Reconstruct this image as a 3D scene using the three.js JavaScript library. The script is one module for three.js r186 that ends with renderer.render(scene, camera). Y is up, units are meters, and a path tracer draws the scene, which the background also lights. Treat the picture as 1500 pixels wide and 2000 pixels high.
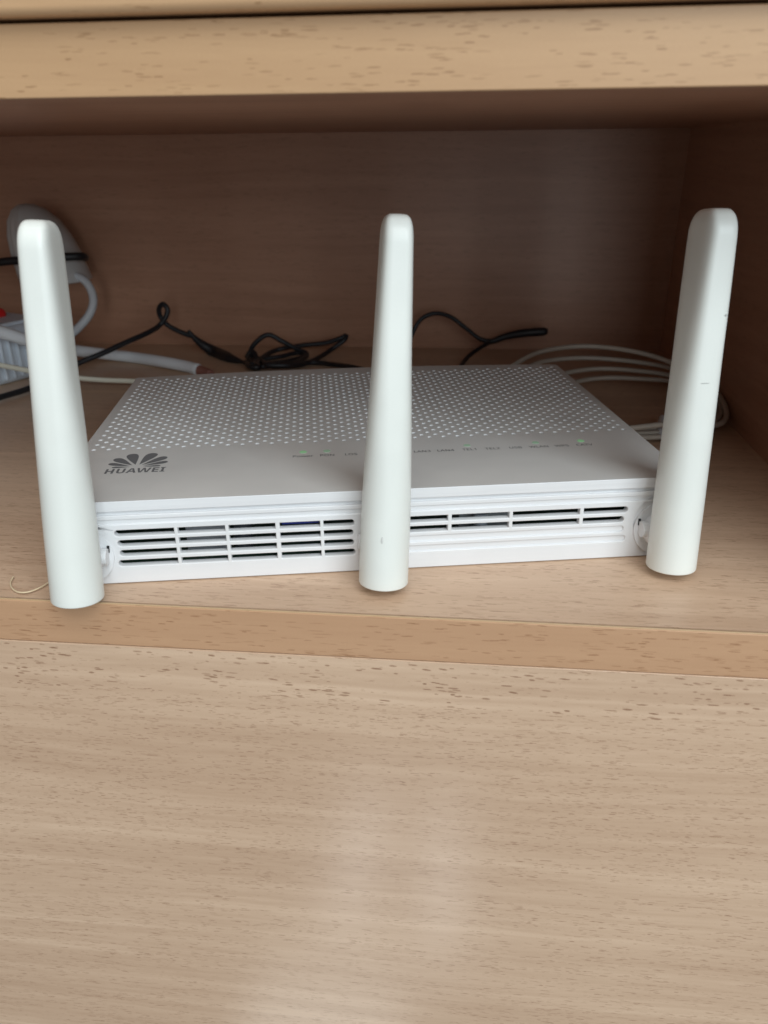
import * as THREE from 'three';
import { FontLoader } from 'three/addons/loaders/FontLoader.js';
import { RoundedBoxGeometry } from 'three/addons/geometries/RoundedBoxGeometry.js';
import { mergeGeometries } from 'three/addons/utils/BufferGeometryUtils.js';
import { RectAreaLightUniformsLib } from 'three/addons/lights/RectAreaLightUniformsLib.js';

// ---------- camera ----------
const scene = new THREE.Scene();
const camera = new THREE.PerspectiveCamera(66.75, 768 / 1024, 0.01, 30);
camera.position.set(0.03878, 0.13668, 0.21331);
camera.up.set(-0.03357, 0.90790, -0.41784);
camera.lookAt(camera.position.clone().add(new THREE.Vector3(-0.09411, -0.41909, -0.90305)));
camera.focus = 0.30; camera.userData.fStop = 14;

const renderer = new THREE.WebGLRenderer({ antialias: true });
renderer.setSize(768, 1024);
renderer.toneMapping = THREE.LinearToneMapping;
renderer.toneMappingExposure = 0.95;
renderer.shadowMap.enabled = true;

// ---------- light: a window behind the photographer, dim room all round ----------
RectAreaLightUniformsLib.init();
scene.background = new THREE.Color().setRGB(0.2, 0.198, 0.192);
function areaLight(name, w, h, x, y, z, tx, ty, tz, rgb, intensity) {
  const l = new THREE.RectAreaLight(new THREE.Color().setRGB(...rgb), intensity, w, h);
  l.name = name; l.position.set(x, y, z); l.lookAt(tx, ty, tz); scene.add(l); return l;
}
areaLight('window_light', 1.4, 2.2, 1.25, 1.3, 1.72, 0, 0.1, -0.1, [0.88, 1.0, 1.06], 4.9);
areaLight('glazed_door_light', 0.4, 1.9, 0.47, 0.55, 2.6, 0.1, 0.05, -0.3, [0.9, 1.0, 1.05], 5.0);
areaLight('ceiling_light', 2.4, 2.0, 0.2, 2.0, 1.3, 0.2, 0, 1.2, [1.0, 0.97, 0.92], 2.0);
areaLight('sunlit_floor_light', 0.22, 0.12, -0.12, -0.95, 0.44, -0.12, 0, 0.435, [0.98, 1.0, 0.95], 3.4);
areaLight('sunlit_floor_light_2', 0.05, 0.26, -0.11, -0.95, 0.76, -0.11, 0, 0.755, [0.96, 1.0, 1.02], 7.0);
areaLight('sunlit_floor_light_3', 0.05, 0.28, 0.035, -0.95, 0.74, 0.035, 0, 0.735, [0.96, 1.0, 1.02], 6.0);

// ---------- helpers ----------
function rngOf(seed) { let a = seed >>> 0; return () => { a = (a + 0x6d2b79f5) | 0; let t = Math.imul(a ^ (a >>> 15), 1 | a); t = (t + Math.imul(t ^ (t >>> 7), 61 | t)) ^ t; return ((t ^ (t >>> 14)) >>> 0) / 4294967296; }; }
function hash2(ix, iy, s) { let h = Math.imul(ix, 374761393) ^ Math.imul(iy, 668265263) ^ Math.imul(s, 1442695041); h = Math.imul(h ^ (h >>> 13), 1274126177); return ((h ^ (h >>> 16)) >>> 0) / 4294967296; }
function vnoise(x, y, s) {
  const ix = Math.floor(x), iy = Math.floor(y), fx = x - ix, fy = y - iy, u = fx * fx * (3 - 2 * fx), v = fy * fy * (3 - 2 * fy);
  const a = hash2(ix, iy, s), b = hash2(ix + 1, iy, s), c = hash2(ix, iy + 1, s), d = hash2(ix + 1, iy + 1, s);
  return a + (b - a) * u + (c - a) * v + (a - b - c + d) * u * v;
}
const MM = 0.001;
// beech-print laminate: W x H pixels over w x h metres, grain along u
function woodTexture(seed, W, H, w, h, o) {
  const R = rngOf(seed), tone = new Float32Array(W * H), fl = new Float32Array(W * H);
  const px = W / w, py = H / h;
  for (let j = 0; j < H; j++) {
    const y = j / py * 1000;
    for (let i = 0; i < W; i++) {
      const x = i / px * 1000;
      const warp = 7 * vnoise(x / 110, y / 60, seed + 1) + 1.2 * vnoise(x / 28, y / 14, seed + 2);
      const yy = y + warp;
      let t = 0.55 * (vnoise(x / 150, yy / 6.5, seed + 3) - 0.5) + 0.5 * (vnoise(x / 60, yy / 1.9, seed + 4) - 0.5) + 0.34 * (vnoise(x / 9, yy / 0.7, seed + 5) - 0.5);
      t += 0.5 * (vnoise(x / 90, y / 45, seed + 6) - 0.5);
      const line = vnoise(x / 240, yy / 4.2, seed + 7);          // pale growth lines
      if (line > 0.8) t += (line - 0.8) * 1.6;
      if (o.lines) { const q = vnoise(x / 420, (yy + 5 * vnoise(x / 160, y / 90, seed + 12)) / 3.1, seed + 8); t += q > 0.72 ? (q - 0.72) * 2.6 : q < 0.2 ? (q - 0.2) * 1.8 : 0; }
      tone[j * W + i] = t;
    }
  }
  const fleck = (cx, cy, len, th, a, slope) => {
    const hx = len / 2 * px / 1000, hy = th / 2 * py / 1000;
    const x0 = cx * px / 1000, y0 = cy * py / 1000, Rx = Math.ceil(hx + 1), Ry = Math.ceil(hy + Math.abs(slope) * hx + 1.5);
    for (let dy = -Ry; dy <= Ry; dy++) for (let dx = -Rx; dx <= Rx; dx++) {
      const fx = Math.floor(x0) + dx, fy = Math.floor(y0) + dy, ex = (fx - x0) / hx, ey = (fy - y0 - slope * (fx - x0)) / hy;
      const r = ex * ex + ey * ey; if (r > 1.3) continue;
      const X = ((fx % W) + W) % W, Y = ((fy % H) + H) % H, v = a * Math.min(1, (1.3 - r) * 1.5);
      if (v > fl[Y * W + X]) fl[Y * W + X] = v;
    }
  };
  const hm = h * 1000, wm = w * 1000;
  for (const f of o.flecks) {
    const n = Math.round(f.per * wm * ((f.y1 ?? hm) - (f.y0 ?? 0)) / 100);
    for (let k = 0; k < n; k++) {
      const cx = R() * wm, cy = (f.y0 ?? 0) + R() * ((f.y1 ?? hm) - (f.y0 ?? 0));
      if (vnoise(cx / 16, cy / 5, seed + 9) < (f.clump ?? 0)) continue;
      fleck(cx, cy, f.len * (0.5 + R()), f.th * (0.6 + 0.7 * R()), f.a * (0.35 + 0.65 * R()), (R() - 0.5) * 0.12 + (f.slope ?? 0));
    }
  }
  const data = new Uint8Array(W * H * 4), c = o.color, k = o.contrast, fc = o.fleckColor;
  for (let i = 0; i < W * H; i++) {
    const t = tone[i] * k, f = fl[i], g = (hash2(i, 7, seed) - 0.5) * 4;
    for (let q = 0; q < 3; q++) { const b = c[q] * (1 + t * (q === 2 ? 1.25 : q === 1 ? 1.08 : 0.85)); data[i * 4 + q] = Math.max(0, Math.min(255, b + (fc[q] - b) * f + g)); }
    data[i * 4 + 3] = 255;
  }
  const t = new THREE.DataTexture(data, W, H); t.colorSpace = THREE.SRGBColorSpace; t.wrapS = t.wrapT = THREE.RepeatWrapping;
  t.magFilter = THREE.LinearFilter; t.minFilter = THREE.LinearMipmapLinearFilter; t.generateMipmaps = true; t.needsUpdate = true;
  t.userData = { w, h };
  return t;
}
// planar uv by the facing of each face, in metres over the texture's size
function woodUV(g, tex, ou = 0, ov = 0, alongZ = false) {
  if (g.index) g = g.toNonIndexed();
  const p = g.attributes.position, n = g.attributes.normal, uv = new Float32Array(p.count * 2), { w, h } = tex.userData;
  for (let i = 0; i < p.count; i++) {
    const ax = Math.abs(n.getX(i)), ay = Math.abs(n.getY(i)), az = Math.abs(n.getZ(i));
    let u, v;
    if (az >= ax && az >= ay) { u = p.getX(i); v = -p.getY(i); } else if (ay >= ax) { u = alongZ ? p.getZ(i) : p.getX(i); v = alongZ ? p.getX(i) : p.getZ(i); } else { u = p.getZ(i); v = -p.getY(i); }
    uv[2 * i] = (u + ou) / w; uv[2 * i + 1] = (v + ov) / h;
  }
  g.setAttribute('uv', new THREE.BufferAttribute(uv, 2)); return g;
}
function box(x0, x1, y0, y1, z0, z1, r = 0) {
  const g = r ? new RoundedBoxGeometry(x1 - x0, y1 - y0, z1 - z0, 3, r) : new THREE.BoxGeometry(x1 - x0, y1 - y0, z1 - z0);
  g.translate((x0 + x1) / 2, (y0 + y1) / 2, (z0 + z1) / 2); return g;
}
const used = {};
function numbered(n) { const k = used[n] = (used[n] ?? -1) + 1; return k ? n + '_' + String(k).padStart(3, '0') : n; }
function mesh(name, g, m, parent, label) {
  const o = new THREE.Mesh(g, m); o.name = numbered(name); o.castShadow = o.receiveShadow = true; parent.add(o); if (label) o.userData.label = label; return o;
}
function thing(name, label, category, group) {
  const o = new THREE.Group(); o.name = numbered(name); o.userData = { label, category }; if (group) o.userData.group = group; scene.add(o); return o;
}
// swept tube through points (mm) with a radius that may vary along it (mm), optionally flattened
function cable(points, radius, o = {}) {
  const c = new THREE.CatmullRomCurve3(points.map((p) => new THREE.Vector3(p[0] * MM, p[1] * MM, p[2] * MM)), false, 'centripetal');
  const N = o.n ?? points.length * 9, M = o.m ?? 12, fr = c.computeFrenetFrames(N, false), pos = [], idx = [];
  for (let i = 0; i <= N; i++) {
    const t = i / N, P = c.getPointAt(t), r = (typeof radius === 'function' ? radius(t) : radius) * MM;
    for (let k = 0; k < M; k++) {
      const a = k / M * Math.PI * 2, q = P.clone().addScaledVector(fr.normals[i], Math.cos(a) * r).addScaledVector(fr.binormals[i], Math.sin(a) * r * (o.flat ?? 1));
      pos.push(q.x, q.y, q.z);
    }
  }
  for (let i = 0; i < N; i++) for (let k = 0; k < M; k++) { const a = i * M + k, b = i * M + (k + 1) % M; idx.push(a, b, a + M, b, b + M, a + M); }
  for (const e of [0, N]) { const P = c.getPointAt(e / N), s = pos.length / 3; pos.push(P.x, P.y, P.z); for (let k = 0; k < M; k++) { const a = e * M + k, b = e * M + (k + 1) % M; e ? idx.push(a, b, s) : idx.push(b, a, s); } }
  const g = new THREE.BufferGeometry(); g.setAttribute('position', new THREE.Float32BufferAttribute(pos, 3)); g.setIndex(idx); g.computeVertexNormals(); return g;
}

// ---------- the wooden cabinet ----------
const beech = { color: [201, 171, 145], fleckColor: [128, 94, 72], contrast: 0.1 };
const texFront = woodTexture(11, 2048, 1024, 0.4, 0.22, { ...beech, lines: 1, flecks: [
  { per: 5, y0: 0.5, y1: 18, len: 2.6, th: 0.55, a: 0.72, clump: 0.28, slope: 0.05 }, { per: 3, y0: 0, y1: 24, len: 1.8, th: 0.36, a: 0.4, clump: 0.2 },
  { per: 19, y0: 17, y1: 95, len: 2.3, th: 0.24, a: 0.5, clump: 0.2 }, { per: 13, y0: 95, len: 3.0, th: 0.26, a: 0.5, clump: 0.25 }, { per: 9, y0: 0, len: 1.6, th: 0.22, a: 0.25 }] });
const texShelf = woodTexture(23, 2048, 1024, 0.5, 0.25, { ...beech, contrast: 0.1, flecks: [{ per: 9, len: 3.8, th: 0.34, a: 0.5, clump: 0.3 }, { per: 7, len: 2, th: 0.26, a: 0.3 }] });
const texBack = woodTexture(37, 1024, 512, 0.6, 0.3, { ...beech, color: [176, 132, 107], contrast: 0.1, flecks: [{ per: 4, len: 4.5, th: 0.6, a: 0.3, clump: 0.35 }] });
const texEdge = woodTexture(51, 2048, 256, 0.32, 0.04, { color: [190, 150, 117], fleckColor: [130, 90, 60], contrast: 0.05, flecks: [{ per: 6, len: 3.2, th: 0.34, a: 0.6, clump: 0.25 }, { per: 3, len: 5, th: 0.35, a: 0.3 }] });
const texEdge2 = woodTexture(67, 2048, 256, 0.32, 0.04, { color: [196, 158, 120], fleckColor: [134, 98, 64], contrast: 0.05, flecks: [{ per: 7, len: 3.0, th: 0.34, a: 0.55, clump: 0.3 }, { per: 3, len: 3, th: 0.35, a: 0.3 }] });
function wood(map, roughness, extra = {}) { return new THREE.MeshPhysicalMaterial({ map, roughness, specularIntensity: 0.9, ...extra }); }
const mFront = wood(texFront, 0.22), mShelf = wood(texShelf, 0.42), mBack = wood(texBack, 0.4), mEdge = wood(texEdge, 0.45), mEdge2 = wood(texEdge2, 0.45);
const mLip = new THREE.MeshStandardMaterial({ color: new THREE.Color(0xbda07c), roughness: 0.4 });
const mCore = new THREE.MeshStandardMaterial({ color: new THREE.Color(0x6d5238), roughness: 0.8 });

const cabinet = thing('cabinet', 'beech wood cabinet with open niche around the white router', 'cabinet');
const XL = -0.55, XR = 0.1856, XF = 0.42, ZB = -0.385, NH = 0.1502, TH = 0.0162;
mesh('shelf', woodUV(box(XL, XR, -TH, 0, ZB, -0.0021), texShelf, 0.31, 0.01), mShelf, cabinet);
mesh('shelf_edge', woodUV(box(XL - 0.02, XF, -TH, 0, -0.0008, 0, 0.0003), texEdge, 0.16, 0.002), mEdge, cabinet, 'orange toned edge strip along the front of the shelf');
mesh('edge_lip', box(XL - 0.02, XF, -0.0006, 0.00035, -0.0009, -0.0003, 0.0002), mLip, cabinet);
mesh('shelf_core', box(XL, XR, -TH + 0.001, -0.0026, -0.0023, -0.0006), mCore, cabinet);
mesh('lower_front', woodUV(box(XL - 0.02, XF, -0.60, -0.01635, -0.017, 0.0003, 0.00025), texFront, 0.17, -0.0166), mFront, cabinet, 'plain lower front panel with a fleck band along its top');
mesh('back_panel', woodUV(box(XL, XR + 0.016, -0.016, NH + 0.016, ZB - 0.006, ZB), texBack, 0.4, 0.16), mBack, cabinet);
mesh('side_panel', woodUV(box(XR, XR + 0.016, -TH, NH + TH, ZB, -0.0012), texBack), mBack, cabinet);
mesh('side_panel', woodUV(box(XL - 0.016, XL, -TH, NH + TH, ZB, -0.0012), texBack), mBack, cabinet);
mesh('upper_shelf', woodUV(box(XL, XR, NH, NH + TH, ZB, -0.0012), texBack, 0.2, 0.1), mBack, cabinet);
mesh('upper_edge', woodUV(box(XL - 0.02, XF, NH - 0.0001, NH + TH, -0.0011, 0, 0.0004), texEdge2, 0.15, 0.17), mEdge2, cabinet, 'orange toned edge strip over the niche');
mesh('upper_front', woodUV(box(XL - 0.02, XF, NH + TH + 0.0009, 0.42, -0.011, 0.0045, 0.002), texEdge2, 0.1, 0.02), mEdge2, cabinet, 'upper front panel with rounded lower edge above the niche');
mesh('upper_filler', box(XL, XF, NH + TH, 0.42, -0.02, -0.0115), mCore, cabinet);

// ---------- the router ----------
// local unit: one pitch of its vent holes (5.8 mm); origin on its top face
const U = 0.0058;
const router = thing('router', 'white router with three antennas and a grey perforated top on the shelf', 'router');
router.position.set(-0.1045, 0.03161, -0.06181); router.rotation.y = THREE.MathUtils.degToRad(10.938); router.scale.setScalar(U);
function blotchMap(seed, c, amp, spots) {
  const N = 512, d = new Uint8Array(N * N * 4), R = rngOf(seed), m = new Float32Array(N * N);
  for (let j = 0; j < N; j++) for (let i = 0; i < N; i++) m[j * N + i] = amp * ((vnoise(i / 90, j / 90, seed) - 0.5) + 0.6 * (vnoise(i / 25, j / 25, seed + 1) - 0.5) + 0.25 * (hash2(i, j, seed) - 0.5));
  for (let k = 0; k < spots; k++) { const x = R() * N, y = R() * N, r = 0.8 + R() * 1.8, a = 0.15 + 0.25 * R(); for (let dy = -4; dy <= 4; dy++) for (let dx = -4; dx <= 4; dx++) { const q = Math.hypot(dx, dy); if (q < r) { const X = (Math.floor(x) + dx + N) % N, Y = (Math.floor(y) + dy + N) % N; m[Y * N + X] -= a; } } }
  for (let i = 0; i < N * N; i++) { for (let q = 0; q < 3; q++) d[i * 4 + q] = Math.max(0, Math.min(255, c[q] * (1 + m[i]))); d[i * 4 + 3] = 255; }
  const t = new THREE.DataTexture(d, N, N); t.colorSpace = THREE.SRGBColorSpace; t.wrapS = t.wrapT = THREE.RepeatWrapping; t.magFilter = THREE.LinearFilter; t.minFilter = THREE.LinearMipmapLinearFilter; t.generateMipmaps = true; t.needsUpdate = true; return t;
}
const mWhite = new THREE.MeshPhysicalMaterial({ map: blotchMap(5, [226, 227, 229], 0.02, 0), roughness: 0.42 });
const mAntenna = new THREE.MeshPhysicalMaterial({ map: blotchMap(8, [230, 233, 228], 0.02, 0), roughness: 0.36 });
const mTop = new THREE.MeshPhysicalMaterial({ map: blotchMap(13, [212, 210, 207], 0.03, 0), roughness: 0.5, metalness: 0.15 });
const mHole = new THREE.MeshPhysicalMaterial({ color: new THREE.Color().setRGB(0.83, 0.83, 0.83), roughness: 0.45, side: THREE.DoubleSide });
const mPrint = new THREE.MeshStandardMaterial({ color: new THREE.Color(0x69696b), roughness: 0.6 });
const mPrintSmall = new THREE.MeshStandardMaterial({ color: new THREE.Color(0x5c5c5e), roughness: 0.6 });
const mDark = new THREE.MeshStandardMaterial({ color: new THREE.Color(0x15161a), roughness: 0.6 });

const X0 = -0.8, X1 = 37.7, ZF = 9.0, ZS = -18.9, BOW = 1.15, BOT = -5.4, XC = 18.45;
const backZ = (x) => ZS - BOW * (1 - ((x - XC) / 19.25) ** 2);
// perforated top plate
{
  const pos = [], wall = [], RH = 0.168, SEG = 16, DEP = 0.105;
  const tri = (a, b, c) => { for (const p of [a, b, c]) pos.push(p[0], 0, p[1]); };
  const hole = (cx, cz) => {
    for (let k = 0; k < SEG; k++) {
      const a0 = k / SEG * 2 * Math.PI, a1 = (k + 1) / SEG * 2 * Math.PI;
      const C = (a) => [cx + RH * Math.cos(a), cz + RH * Math.sin(a)], D = (a) => { const s = 0.5 / (Math.abs(Math.cos(a)) + Math.abs(Math.sin(a))); return [cx + s * Math.cos(a), cz + s * Math.sin(a)]; };
      const c0 = C(a0), c1 = C(a1), d0 = D(a0), d1 = D(a1);
      tri(c0, c1, d0); tri(c1, d1, d0);
      wall.push(c0[0], 0, c0[1], c1[0], -DEP, c1[1], c0[0], -DEP, c0[1], c0[0], 0, c0[1], c1[0], 0, c1[1], c1[0], -DEP, c1[1]);
    }
  };
  for (let j = 0; j <= 18; j++) for (let i = 0; i <= 37; i++) hole(i, -j);
  for (let j = 0; j < 18; j++) for (let i = 0; i < 37; i++) hole(i + 0.5, -j - 0.5);
  for (let i = 0; i < 37; i++) { tri([i, 0.5], [i + 1, 0.5], [i + 0.5, 0]); tri([i, -18.5], [i + 0.5, -18], [i + 1, -18.5]); }
  for (let j = 0; j < 18; j++) { tri([-0.5, -j], [0, -j - 0.5], [-0.5, -j - 1]); tri([37.5, -j], [37.5, -j - 1], [37, -j - 0.5]); }
  for (const [cx, cz, sx, sz] of [[0, 0, -1, 1], [37, 0, 1, 1], [0, -18, -1, -1], [37, -18, 1, -1]]) { const a = [cx + sx * 0.5, cz], b = [cx + sx * 0.5, cz + sz * 0.5], c = [cx, cz + sz * 0.5]; sx * sz < 0 ? tri(a, c, b) : tri(a, b, c); }
  const quad = (x0, x1, z0, z1) => { tri([x0, z0], [x0, z1], [x1, z1]); tri([x0, z0], [x1, z1], [x1, z0]); };
  quad(X0, X1, 0.5, ZF); quad(X0, -0.5, -18.5, 0.5); quad(37.5, X1, -18.5, 0.5);
  for (let k = 0; k < 48; k++) { const a = X0 + (X1 - X0) * k / 48, b = X0 + (X1 - X0) * (k + 1) / 48; tri([a, backZ(a)], [a, -18.5], [b, -18.5]); tri([a, backZ(a)], [b, -18.5], [b, backZ(b)]); }
  for (let i = 0; i < pos.length; i += 9) {                       // wind every face upwards
    const ux = pos[i + 3] - pos[i], uz = pos[i + 5] - pos[i + 2], vx = pos[i + 6] - pos[i], vz = pos[i + 8] - pos[i + 2];
    if (uz * vx - ux * vz < 0) for (let q = 0; q < 3; q++) { const t = pos[i + 3 + q]; pos[i + 3 + q] = pos[i + 6 + q]; pos[i + 6 + q] = t; }
  }
  const g = new THREE.BufferGeometry(); g.setAttribute('position', new THREE.Float32BufferAttribute(pos, 3)); g.computeVertexNormals();
  const uv = new Float32Array(pos.length / 3 * 2); for (let i = 0; i < uv.length / 2; i++) { uv[2 * i] = pos[3 * i] / 20; uv[2 * i + 1] = pos[3 * i + 2] / 20; } g.setAttribute('uv', new THREE.BufferAttribute(uv, 2));
  const w = new THREE.BufferGeometry(); w.setAttribute('position', new THREE.Float32BufferAttribute(wall, 3)); w.computeVertexNormals();
  const top = mesh('top_cover', g, mTop, router, 'silver grey top cover pierced with rows of small holes');
  const hw = mesh('hole_wall', w, mHole, top); hw.userData.kind = 'stuff';
  mesh('hole_backing', box(-0.6, 1.75, -0.3, -0.15, -18.4, 0.4), mHole, top);
}
// body: side walls and bowed back as one ring open at the front, and a floor
{
  const s = new THREE.Shape(), T = 0.32;
  s.moveTo(X0, ZF - 0.5); s.lineTo(X0, backZ(X0));
  for (let k = 1; k <= 40; k++) { const x = X0 + (X1 - X0) * k / 40; s.lineTo(x, backZ(x)); }
  s.lineTo(X1, ZF - 0.5); s.lineTo(X1 - T, ZF - 0.5); s.lineTo(X1 - T, backZ(X1 - T) + T);
  for (let k = 39; k >= 1; k--) { const x = X0 + T + (X1 - X0 - 2 * T) * k / 40; s.lineTo(x, backZ(x) + T); }
  s.lineTo(X0 + T, backZ(X0 + T) + T); s.lineTo(X0 + T, ZF - 0.5); s.closePath();
  const g = new THREE.ExtrudeGeometry(s, { depth: 5.39, bevelEnabled: false }); g.rotateX(Math.PI / 2); g.translate(0, -0.01, 0);
  const uvs = g.attributes.uv; for (let i = 0; i < uvs.count; i++) uvs.setXY(i, uvs.getX(i) / 20, uvs.getY(i) / 20);
  mesh('case', g, mWhite, router);
  mesh('case_floor', box(X0 + 0.3, X1 - 0.3, BOT, BOT + 0.3, -19, ZF - 0.5), mWhite, router);
  for (const [x, z] of [[2, 6], [35, 6], [2, -16], [35, -16]]) { const f = new THREE.CylinderGeometry(0.8, 0.8, 0.06, 20); f.translate(x, BOT - 0.015, z); mesh('foot', f, mDark, router); }
}
// front: lip, two dust grooves, and the slotted panel
{
  const bar = (name, y1, y0, zf, r = 0.05) => mesh(name, box(X0, X1, y0, y1, ZF - 0.9, zf, r), mWhite, router);
  bar('front_lip', -0.008, -0.66, ZF + 0.012, 0.045);
  bar('groove', -0.6, -0.98, ZF - 0.2, 0.02);
  bar('front_rib', -0.93, -1.2, ZF - 0.02, 0.05);
  bar('groove', -1.15, -1.52, ZF - 0.11, 0.02);
  const T = 0.5, BR = 1.95, BY = -3.0, rx = 36.55, lx = 0.35;
  const s = new THREE.Shape(), top = -1.5;
  s.moveTo(X0 + 0.05, BOT); s.lineTo(X1 - 0.05, BOT);
  const da = (cx, xe) => Math.acos((xe - cx) / BR);
  { const a = da(rx, X1 - 0.05); s.lineTo(X1 - 0.05, BY - BR * Math.sin(a)); s.absarc(rx, BY, BR, -a, a - 2 * Math.PI + 0.0, true); }
  { const y = BY + BR * Math.sin(da(rx, X1 - 0.05)); s.lineTo(X1 - 0.05, y); }
  const topY = Math.max(top, BY + BR * Math.sin(da(rx, X1 - 0.05)) + 0.02);
  s.lineTo(X1 - 0.05, topY); s.lineTo(X1 - 0.9, topY); s.lineTo(34.9, top); s.lineTo(2.0, top); s.lineTo(X0 + 0.9, topY); s.lineTo(X0 + 0.05, topY);
  { const a = da(lx, X0 + 0.05); s.lineTo(X0 + 0.05, BY + BR * Math.sin(a)); s.absarc(lx, BY, BR, a, -a, true); }
  s.closePath();
  const slot = (x0, x1, y1, y0, lr, rr) => {
    const h = new THREE.Path(), r = (y1 - y0) / 2, cy = (y0 + y1) / 2;
    if (lr) { h.moveTo(x0 + r, y0); } else h.moveTo(x0, y0);
    if (rr) { h.lineTo(x1 - r, y0); h.absarc(x1 - r, cy, r, -Math.PI / 2, Math.PI / 2, false); } else { h.lineTo(x1, y0); h.lineTo(x1, y1); }
    if (lr) { h.lineTo(x0 + r, y1); h.absarc(x0 + r, cy, r, Math.PI / 2, Math.PI * 1.5, false); } else { h.lineTo(x0, y1); h.closePath(); }
    s.holes.push(h);
  };
  const tops = [-1.87, -2.53, -3.19, -3.86], H = 0.4;
  const L = [[3.0, 6.46], [6.67, 9.44], [9.65, 12.41], [12.67, 15.08], [15.29, 17.16]], Rr = [[19.95, 22.85], [23.09, 26.65], [26.88, 31.08], [31.33, 34.12]];
  const lo = [0, 0.1, 0.13, -0.04], ro = [0, -0.17, -0.13, 0.05];
  tops.forEach((t, r) => {
    L.forEach(([a, b], k) => slot(k ? a : a + lo[r], k === 4 ? b - [0.02, 0.09, 0.08, 0][r] : b, t, t - H, k === 0, k === 4));
    if (r < 2) Rr.forEach(([a, b], k) => slot(a, k === 3 ? b + ro[r] : b, t, t - H, k === 0, k === 3));
    else slot(19.95, 34.12 + ro[r], t, t - H, true, true);
  });
  const g = new THREE.ExtrudeGeometry(s, { depth: T - 0.12, bevelEnabled: true, bevelSize: 0.05, bevelThickness: 0.06, bevelSegments: 2, bevelOffset: -0.05, curveSegments: 14 });
  g.translate(0, 0, ZF - T + 0.06);
  const uvs = g.attributes.uv; for (let i = 0; i < uvs.count; i++) uvs.setXY(i, uvs.getX(i) / 20, uvs.getY(i) / 20);
  mesh('front_panel', g, mWhite, router, 'slotted white front panel');
  mesh('groove_backing', box(19.6, 34.6, -4.4, -3.05, ZF - 0.42, ZF - 0.11, 0.02), mWhite, router);
  mesh('hinge_wall', box(X0 + 0.02, 2.6, BOT + 0.1, -1.1, ZF - 1.2, ZF - 0.14), mWhite, router);
  mesh('hinge_wall', box(34.4, X1 - 0.02, BOT + 0.1, -1.1, ZF - 1.2, ZF - 0.14), mWhite, router);
}
// circuit board and components seen through the slots
{
  const col = (hex, r = 0.5) => new THREE.MeshStandardMaterial({ color: new THREE.Color(hex), roughness: r });
  const pcb = mesh('circuit_board', box(0.5, 36.5, -4.7, -4.45, -17, 8.1), col(0x1f3d2c), router);
  mesh('heat_sink', box(6.8, 9.2, -4.4, -2.0, 4.5, 7.2), col(0x8c8f95, 0.35), pcb);
  mesh('capacitor', new THREE.CylinderGeometry(0.55, 0.55, 2.2, 20).translate(10.3, -3.35, 7.2), col(0x30343c), pcb);
  mesh('blue_connector', box(12.75, 15.0, -2.45, -1.75, 6.6, 8.0), col(0x22348c), pcb);
  mesh('shield_can', box(24, 27.5, -4.4, -2.2, 3, 6.6), col(0x9a9da0, 0.3), pcb);
  mesh('capacitor', new THREE.CylinderGeometry(0.45, 0.45, 1.8, 20).translate(25.2, -3.4, 7.5), col(0x9aa0a8), pcb);
}
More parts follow.
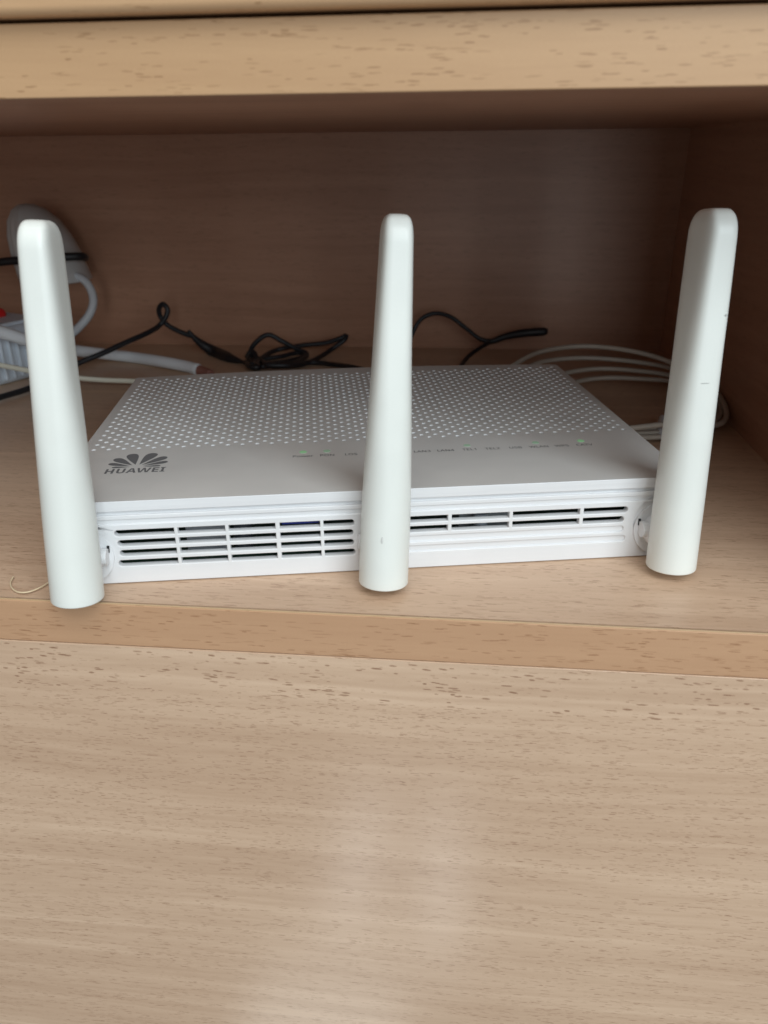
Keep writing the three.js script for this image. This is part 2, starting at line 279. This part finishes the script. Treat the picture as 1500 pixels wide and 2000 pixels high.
// printed marks on the top cover
const font = await new FontLoader().loadAsync('fonts/droid/droid_sans_regular.typeface.json');
const fontB = await new FontLoader().loadAsync('fonts/droid/droid_sans_bold.typeface.json');
function flat(shapes, y = 0.012) { const g = new THREE.ShapeGeometry(shapes, 10); g.rotateX(-Math.PI / 2); g.translate(0, y, 0); return g; }
{
  const words = ['Power', 'PON', 'LOS', 'LAN1', 'LAN2', 'LAN3', 'LAN4', 'TEL1', 'TEL2', 'USB', 'WLAN', 'WPS', 'CATV'];
  words.forEach((w, i) => {
    const g = flat(font.generateShapes(w, 0.36)); g.computeBoundingBox(); const b = g.boundingBox;
    g.translate(14.16 + i * 1.587 - (b.min.x + b.max.x) / 2, 0, 3.0);
    mesh('lettering', g, mPrintSmall, router);
  });
  const petals = [];
  const petal = (deg, r0, r1, w) => {
    const s = new THREE.Shape(), a = THREE.MathUtils.degToRad(deg), P = (u, v) => [u * Math.sin(a) + v * Math.cos(a), u * Math.cos(a) - v * Math.sin(a)];
    s.moveTo(...P(r0, 0)); s.bezierCurveTo(...P(r0 + (r1 - r0) * 0.45, -w * 0.5), ...P(r1 * 0.85, -w * 1.05), ...P(r1 * 0.97, -w * 0.55));
    s.bezierCurveTo(...P(r1 * 1.04, -w * 0.25), ...P(r1 * 1.04, w * 0.25), ...P(r1 * 0.97, w * 0.55)); s.bezierCurveTo(...P(r1 * 0.85, w * 1.05), ...P(r0 + (r1 - r0) * 0.45, w * 0.5), ...P(r0, 0)); petals.push(s);
  };
  for (const d of [-1, 1]) { petal(d * 17, 0.4, 2.5, 0.52); petal(d * 45, 0.42, 2.3, 0.42); petal(d * 68, 0.44, 1.98, 0.3); petal(d * 88, 0.42, 1.5, 0.17); }
  const lg = mesh('logo', flat(petals).translate(3.5, 0, 3.55), mPrint, router, 'dark grey printed petal emblem');
  const t = flat(fontB.generateShapes('HUAWEI', 0.78)); t.computeBoundingBox(); const b = t.boundingBox, sx = 3.72 / (b.max.x - b.min.x);
  t.scale(sx, 1, 1); t.translate(1.7 - b.min.x * sx, 0, 4.56); mesh('logo_lettering', t, mPrint, lg);
  const led = new THREE.MeshStandardMaterial({ color: new THREE.Color(0x8fa08f), emissive: new THREE.Color(0.06, 0.19, 0.07), emissiveIntensity: 1, roughness: 0.5 });
  const ledDim = new THREE.MeshStandardMaterial({ color: new THREE.Color(0x9aa69a), emissive: new THREE.Color(0.04, 0.1, 0.05), emissiveIntensity: 1, roughness: 0.5 });
  for (const [i, m] of [[0, led], [1, ledDim], [7, ledDim], [10, ledDim], [12, led]]) { const g = new THREE.CylinderGeometry(0.24, 0.24, 0.03, 20); g.translate(14.16 + i * 1.587, 0.004, 2.03); mesh('indicator_light', g, m, router, 'lit green indicator light'); }
}
// antennas: round at the foot, a rounded blade at the tip
function antennaGeometry(L) {
  const tab = [[0, 1.46, 1.46, 2], [0.2, 1.43, 1.46, 2], [0.32, 1.36, 1.46, 2.1], [0.5, 1.19, 1.5, 2.6], [0.64, 1.03, 1.55, 3.1], [0.75, 0.94, 1.58, 3.7], [0.93, 0.80, 1.6, 4.4], [1, 0.76, 1.58, 4.4]];
  const at = (f) => { let k = 0; while (k < tab.length - 2 && f > tab[k + 1][0]) k++; const a = tab[k], b = tab[k + 1], t = Math.min(1, Math.max(0, (f - a[0]) / (b[0] - a[0]))); return [1, 2, 3].map((q) => a[q] + (b[q] - a[q]) * t); };
  const rows = [], M = 72;
  rows.push([0.12, 0.3, 0.3, 2], [0.1, 1.2, 1.2, 2], [0, 1.36, 1.36, 2], [0.02, 1.43, 1.43, 2], [0.08, 1.46, 1.46, 2]);
  const smooth = (f) => { const w = 0.05, a = at(Math.max(0, f - w)), b = at(f), c = at(Math.min(1, f + w)); return b.map((v, i) => (a[i] + 2 * v + c[i]) / 4); };
  const TIP = 1.35;
  for (let k = 1; k <= 44; k++) { const y = 0.08 + (L - TIP - 0.08) * k / 44; rows.push([y, ...smooth(y / L)]); }
  for (let k = 1; k <= 16; k++) { const th = k / 16 * Math.PI / 2, y = L - TIP + TIP * Math.sin(th), [w, d, n] = smooth(y / L), q = 1 - Math.cos(th); rows.push([y, w - 0.42 * q ** 1.5, d - 0.98 * q, n]); }
  { const l = rows[rows.length - 1]; rows.push([L + 0.015, l[1] * 0.6, l[2] * 0.6, l[3]]); }
  const pos = [], uv = [], idx = [], sp = (c, n) => Math.sign(c) * Math.abs(c) ** (2 / n);
  rows.forEach(([y, w, d, n]) => { for (let k = 0; k < M; k++) { const a = k / M * 2 * Math.PI; pos.push(w * sp(Math.cos(a), n), y, d * sp(Math.sin(a), n)); uv.push(k / M * 0.45, y / 20); } });
  for (let r = 0; r < rows.length - 1; r++) for (let k = 0; k < M; k++) { const a = r * M + k, b = r * M + (k + 1) % M; idx.push(a, a + M, b, b, a + M, b + M); }
  const lo = pos.length / 3; pos.push(0, rows[0][0], 0, 0, L + 0.02, 0); uv.push(0, 0, 0, 1);
  const e = (rows.length - 1) * M; for (let k = 0; k < M; k++) { idx.push(lo, k, (k + 1) % M); idx.push(lo + 1, e + (k + 1) % M, e + k); }
  const g = new THREE.BufferGeometry(); g.setAttribute('position', new THREE.Float32BufferAttribute(pos, 3)); g.setAttribute('uv', new THREE.Float32BufferAttribute(uv, 2)); g.setIndex(idx); g.computeVertexNormals(); return g;
}
{
  const ag = antennaGeometry(20.41);
  const labels = ['left antenna, leaning back', 'middle antenna with a faint smudge near its foot', 'right antenna with two small grey marks'];
  [[0.994, 0.0523], [18.67, 0.0522], [36.33, 0.0093]].forEach(([x, side], i) => {
    const a = mesh('antenna', ag, mAntenna, router, labels[i]);
    a.position.set(x, -5.0, 11.2); a.rotation.set(-0.0921, 0, -side);
    const d = new THREE.CylinderGeometry(1, 1, 0.45, 40).rotateX(Math.PI / 2), R = i === 1 ? 1.25 : 1.72;
    const big = d.clone().scale(R, R, 1).translate(0, 1.75, -2.15), small = new THREE.CylinderGeometry(1.2, 1.2, 1.1, 32).rotateX(Math.PI / 2).translate(0, 1.75, -1.5);
    const barrel = new THREE.CylinderGeometry(0.5, 0.5, 2.9, 24).rotateZ(Math.PI / 2).translate(0, 1.9, -1.55);
    mesh('hinge', mergeGeometries([big, small, barrel]), mWhite, a);
    if (i !== 1) mesh('hinge_gap', box(0, 0.14, 0, 0.42, 0, 0.3).translate(i ? -1.5 : 1.36, 2.05, -2.15), mDark, a);
    const mark = (px, py, pz, w, h) => mesh('scuff', new THREE.SphereGeometry(1, 12, 8).scale(w, h, 0.02).translate(px, py, pz), new THREE.MeshStandardMaterial({ color: new THREE.Color(i === 1 ? 0xcfd0cd : 0xbfc1be), roughness: 0.7 }), a);
    if (i === 2) { mark(0.55, 15.1, 1.565, 0.07, 0.07); mark(-0.1, 11.5, 1.535, 0.25, 0.025); }
    if (i === 1) mark(-0.3, 3.2, 1.432, 0.07, 0.22);
  });
}

// ---------- things behind and beside the router ----------
const C = {
  blackA: [[-249.2, 3.0, -201.1],[-242.5, 3.0, -222.7],[-234.8, 3.0, -243.9],[-231.3, 4.0, -269.2],[-221.0, 9.0, -283.0],[-208.0, 13.4, -296.0],[-195.6, 18.2, -312.0],[-186.4, 21.4, -328.0],[-183.0, 23.8, -342.0],[-178.3, 29.4, -344.0],[-176.8, 34.7, -345.0],[-179.8, 38.2, -346.0],[-184.1, 34.9, -348.0],[-184.9, 28.9, -350.0],[-181.0, 23.0, -350.0],[-173.7, 18.5, -350.0],[-163.6, 14.5, -350.0]],
  relief: [[-164.6, 18.6, -350.0],[-162.0, 14.5, -350.0],[-155.2, 8.1, -350.0],[-146.0, 2.4, -350.0],[-129.1, 2.4, -331.9],[-115.4, 2.4, -320.6]],
  loopA: [[-115.4, 2.4, -320.6],[-103.8, 4.0, -303.3],[-116.0, 4.9, -338.0],[-112.4, 11.3, -338.0],[-102.2, 18.1, -340.0],[-92.8, 13.3, -342.0],[-82.6, 6.5, -346.0],[-76.7, 2.7, -350.0],[-76.3, 2.4, -332.2],[-82.7, 4.0, -310.4],[-99.2, 4.0, -303.6]],
  loopB: [[-102.7, 4.0, -303.4],[-106.7, 2.4, -333.3],[-100.0, 3.7, -354.0],[-80.7, 7.0, -356.0],[-61.7, 9.1, -358.0],[-49.5, 13.3, -360.0],[-48.1, 14.3, -361.0],[-48.5, 11.9, -358.0],[-58.9, 4.7, -352.0],[-67.6, 2.4, -329.7],[-75.9, 3.0, -311.9],[-92.1, 4.0, -304.1]],
  loopC: [[-105.9, 5.0, -304.9],[-107.4, 2.4, -328.7],[-94.7, 2.4, -338.8],[-81.7, 3.0, -350.0],[-76.6, 2.4, -341.5],[-86.1, 2.4, -325.5],[-95.0, 6.0, -301.6],[-81.2, 5.0, -303.6],[-67.2, 2.4, -323.7],[-51.8, 2.4, -318.8],[-34.1, 5.0, -301.0],[-19.8, 4.0, -292.3]],
  blackB: [[-7.2, 4.0, -303.9],[-1.5, 7.9, -345.0],[1.1, 16.1, -350.0],[7.8, 27.5, -354.0],[17.9, 31.4, -357.0],[29.0, 28.4, -360.0],[40.4, 20.2, -361.0],[51.1, 12.3, -362.0],[58.3, 10.5, -362.0],[68.6, 13.8, -363.0],[78.4, 16.1, -363.0],[88.7, 17.4, -363.0],[99.4, 18.0, -364.0]],
  blackB2: [[33.1, 5.0, -276.5],[37.7, 2.4, -320.2],[42.5, 4.2, -340.0],[50.1, 7.4, -352.0],[58.7, 10.3, -362.0]],
  whiteThick: [[-318, 12, -118],[-306, 30, -140],[-283, 45, -190],[-260.8, 43.1, -236.0],[-250.4, 37.2, -250.0],[-241.0, 29.6, -262.0],[-237.4, 20.7, -284.0],[-233.4, 11.6, -310.0],[-222.6, 5.8, -326.0],[-198.9, 4.0, -324.0],[-169.9, 5.0, -308.0],[-150.6, 4.1, -300.0],[-141.1, 3.1, -296.0]],
  brownEnd: [[-142.2, 2.8, -297.0],[-136.2, 2.3, -294.0],[-130.6, 2.4, -289.8]],
  beige: [[-330, 3, -225],[-300, 8, -238],[-270.5, 21.1, -243.0],[-250.8, 17.8, -243.0],[-232.2, 14.5, -243.0],[-218.2, 11.4, -246.0],[-206.4, 8.0, -252.0],[-191.2, 6.0, -255.4],[-175.3, 5.0, -257.7],[-161.0, 5.0, -256.1]],
  plugCord: [[-257.1, 60.7, -342.0],[-243.9, 59.0, -342.0],[-234.9, 55.1, -342.0],[-229.9, 47.5, -340.0],[-228.7, 40.1, -337.0],[-231.3, 32.4, -333.0],[-236.3, 26.0, -328.0],[-240.4, 21.7, -322.0],[-248.3, 16.5, -315.0]],
  blackBand: [[-420, 3, -290],[-380, 25, -315],[-345, 52, -328],[-313.2, 64.9, -330.0],[-288.6, 69.3, -329.0],[-264.9, 71.2, -328.0],[-243.0, 72.8, -330.0],[-231.9, 72.2, -338.0],[-233.7, 70.6, -346.0]],
  coil1: [[49.7, 16.0, -214.8],[67.9, 22.0, -244.2],[88.1, 24.0, -274.8],[114.5, 25.0, -286.0],[143.4, 24.0, -278.1],[164.9, 20.0, -265.9],[180.3, 14.0, -239.3],[182.5, 9.0, -213.2],[175.9, 6.0, -194.0],[158.7, 5.0, -187.3],[144.7, 5.0, -186.3],[129.0, 5.0, -181.8],[112.0, 6.0, -173.6]],
  coil2: [[55.3, 10.0, -196.1],[72.0, 13.0, -255.2],[87.5, 15.0, -282.5],[114.2, 16.0, -292.2],[146.5, 15.0, -288.9],[169.1, 13.0, -280.0],[181.0, 10.0, -250.5],[182.4, 7.0, -219.5],[174.7, 5.0, -200.5],[158.1, 4.0, -184.5],[143.8, 4.0, -181.8],[128.6, 4.0, -179.0],[111.1, 6.0, -168.0]],
  coil3: [[66.9, 7.0, -206.6],[88.1, 8.0, -259.4],[105.2, 9.0, -281.2],[126.7, 10.0, -289.0],[151.3, 10.0, -284.2],[168.6, 9.0, -277.9],[179.9, 7.0, -250.0],[179.3, 6.0, -217.8],[168.4, 5.0, -194.8],[154.1, 4.0, -178.5],[143.2, 3.0, -178.2],[129.3, 3.0, -175.6],[110.7, 5.0, -164.6]],
  coil4: [[72.8, 4.0, -207.1],[97.6, 5.0, -259.3],[113.4, 5.0, -276.9],[130.1, 6.0, -281.7],[156.0, 6.0, -279.7],[168.2, 6.0, -275.7],[177.7, 5.0, -246.1],[177.0, 4.0, -218.3],[164.7, 8.0, -190.6],[153.3, 9.0, -178.3],[141.9, 10.0, -176.9],[129.7, 9.0, -174.9],[110.7, 9.0, -167.1]],
  coilTie: [[147.7, 5.0, -204.8],[142.2, 5.0, -184.5],[142.6, 3.0, -175.8]],
  thread: [[-102.3, 0.8, -14.8],[-103.5, 0.8, -10.7],[-104.9, 0.8, -7.1],[-107.2, 0.8, -4.4],[-110.1, 0.8, -3.9],[-113.7, 0.8, -6.0],[-116.8, 0.8, -10.0],[-118.1, 0.8, -14.3]],
  wrap: [[-117.1, 2.4, -332.7],[-114.0, 7.4, -334.0],[-110.9, 6.4, -332.0],[-108.1, 2.4, -324.1],[-101.0, 4.0, -300.7],[-106.3, 4.0, -303.2],[-114.0, 2.4, -323.7],[-112.9, 4.9, -332.0],[-106.3, 2.4, -328.7],[-96.0, 5.0, -305.5]],
};
const mBlack = new THREE.MeshPhysicalMaterial({ color: new THREE.Color().setRGB(0.012, 0.013, 0.016), roughness: 0.45 });
const mCordWhite = new THREE.MeshPhysicalMaterial({ color: new THREE.Color().setRGB(0.72, 0.75, 0.78), roughness: 0.5 });
const mCordGrey = new THREE.MeshPhysicalMaterial({ color: new THREE.Color().setRGB(0.55, 0.57, 0.6), roughness: 0.5 });
const mCordBeige = new THREE.MeshPhysicalMaterial({ color: new THREE.Color().setRGB(0.62, 0.6, 0.5), roughness: 0.5 });
const mCoil = new THREE.MeshPhysicalMaterial({ color: new THREE.Color().setRGB(0.44, 0.39, 0.33), roughness: 0.5 });
const mStrip = new THREE.MeshPhysicalMaterial({ color: new THREE.Color().setRGB(0.62, 0.68, 0.75), roughness: 0.45 });
{
  const t = thing('power_cable', 'black power cord knotted into a bundle behind the left half of the router', 'cord');
  mesh('cord', cable(C.blackA, 1.85, { n: 200 }), mBlack, t);
  mesh('cord_wrap', cable(C.wrap, 1.9, { n: 60 }), mBlack, t);
  mesh('twist', cable(C.relief, (s) => 1.2 + 3.6 * Math.sin(Math.PI * Math.min(1, s * 1.02)) ** 1.2, { n: 60 }), mBlack, t);
  for (const k of ['loopA', 'loopB', 'loopC']) mesh('cord_loop', cable(C[k], 1.75, { n: 160 }), mBlack, t);
}
{
  const t = thing('black_cable', 'thin black cord arching up with a thick blunt end, right of the middle antenna', 'cord');
  mesh('cord', cable(C.blackB, (s) => 1.55 + (s > 0.7 ? 1.5 * Math.min(1, (s - 0.7) / 0.18) : 0) - (s > 0.99 ? 0.8 : 0), { n: 160 }), mBlack, t);
  mesh('cord_branch', cable(C.blackB2, 1.5, { n: 60 }), mBlack, t);
}
{
  const t = thing('white_cable', 'thick white cable running from the power strip to behind the router', 'cable');
  mesh('cable', cable(C.whiteThick, 4.0, { n: 120, m: 20 }), mCordWhite, t);
  mesh('cable_end', cable(C.brownEnd, (s) => 3.7 - 1.2 * s, { n: 20, m: 20 }), new THREE.MeshStandardMaterial({ color: new THREE.Color(0x8a5c50), roughness: 0.6 }), t, 'reddish brown end of the cable');
}
{
  const o = mesh('beige_cable', cable(C.beige, 1.7, { n: 90, flat: 0.8 }), mCordBeige, scene);
  o.userData = { label: 'thin beige cable lying in front of the power strip', category: 'cable' };
}
{
  const t = thing('power_strip', 'bluish white ribbed power strip with red switch at the left edge', 'power strip');
  const ux = 0.386, uz = -0.922, A = new THREE.Vector3(-0.261, 0, -0.254);
  t.position.copy(A); t.rotation.y = Math.atan2(-uz, ux);          // local x runs along the strip, local -z into its width... towards the left
  mesh('body', new RoundedBoxGeometry(0.165, 0.036, 0.05, 4, 0.005).translate(-0.0275, 0.018, -0.0255), mStrip, t);
  for (let k = 0; k < 22; k++) mesh('rib', new RoundedBoxGeometry(0.0022, 0.026, 0.002, 2, 0.0008).translate(0.05 - k * 0.0062, 0.0165, -0.0002), mStrip, t);
  mesh('cover_plate', new RoundedBoxGeometry(0.15, 0.003, 0.04, 3, 0.001).translate(-0.03, 0.0365, -0.0255), mStrip, t);
  mesh('switch', new RoundedBoxGeometry(0.013, 0.008, 0.014, 5, 0.0038).translate(0.030, 0.0395, -0.0335), new THREE.MeshPhysicalMaterial({ color: new THREE.Color().setRGB(0.6, 0.02, 0.02), roughness: 0.3 }), t, 'red rocker switch');
}
{
  const t = thing('plug', 'rounded grey-white plug on the back wall behind the left antenna', 'plug');
  const prof = [[0.0, 0.053], [0.006, 0.0525], [0.0125, 0.049], [0.0185, 0.042], [0.0228, 0.032], [0.0252, 0.02], [0.0262, 0.008], [0.0265, 0.001], [0.0245, 0], [0, 0]].map(([r, y]) => new THREE.Vector2(r, y));
  const g = new THREE.LatheGeometry(prof.reverse(), 64), p = g.attributes.position;
  for (let i = 0; i < p.count; i++) { const x = p.getX(i), z = p.getZ(i), a = Math.atan2(z, x), left = Math.max(0, -Math.cos(a)), k = 1 - left * 0.2 * (0.5 + 0.5 * Math.cos(a * 14)) - 0.12 * left; p.setX(i, x * k - p.getY(i) * 0.22); p.setZ(i, z * k); }
  g.computeVertexNormals();
  const b = mesh('plug_body', g, new THREE.MeshPhysicalMaterial({ color: new THREE.Color().setRGB(0.52, 0.51, 0.5), roughness: 0.5 }), t);
  t.position.set(-0.2625, 0.0535, -0.352);
  const cord = mesh('plug_cord', cable(C.plugCord, 2.9, { n: 110, m: 16 }).translate(0.2625, -0.0535, 0.352), mCordGrey, t);
}
{
  const o = mesh('black_lead', cable(C.blackBand, 2.8, { n: 80 }), mBlack, scene);
  o.userData = { label: 'black lead passing across the grey-white plug', category: 'cord' };
}
{
  const t = thing('coiled_cable', 'thin pale cable wound in loops on the shelf to the right of the router', 'cable');
  for (const k of ['coil1', 'coil2', 'coil3', 'coil4']) mesh('cable_loop', cable(C[k], 1.45, { n: 150 }), mCoil, t);
  mesh('cable_tie', cable(C.coilTie, 1.5, { n: 30 }), mCordWhite, t);
}
{
  const o = mesh('thread', cable(C.thread, 0.3, { n: 90, m: 8 }), new THREE.MeshStandardMaterial({ color: new THREE.Color(0xd8c4a4), roughness: 0.6 }), scene);
  o.userData = { label: 'thin pale curved thread lying on the shelf beside the left antenna', category: 'thread' };
}
renderer.render(scene, camera);
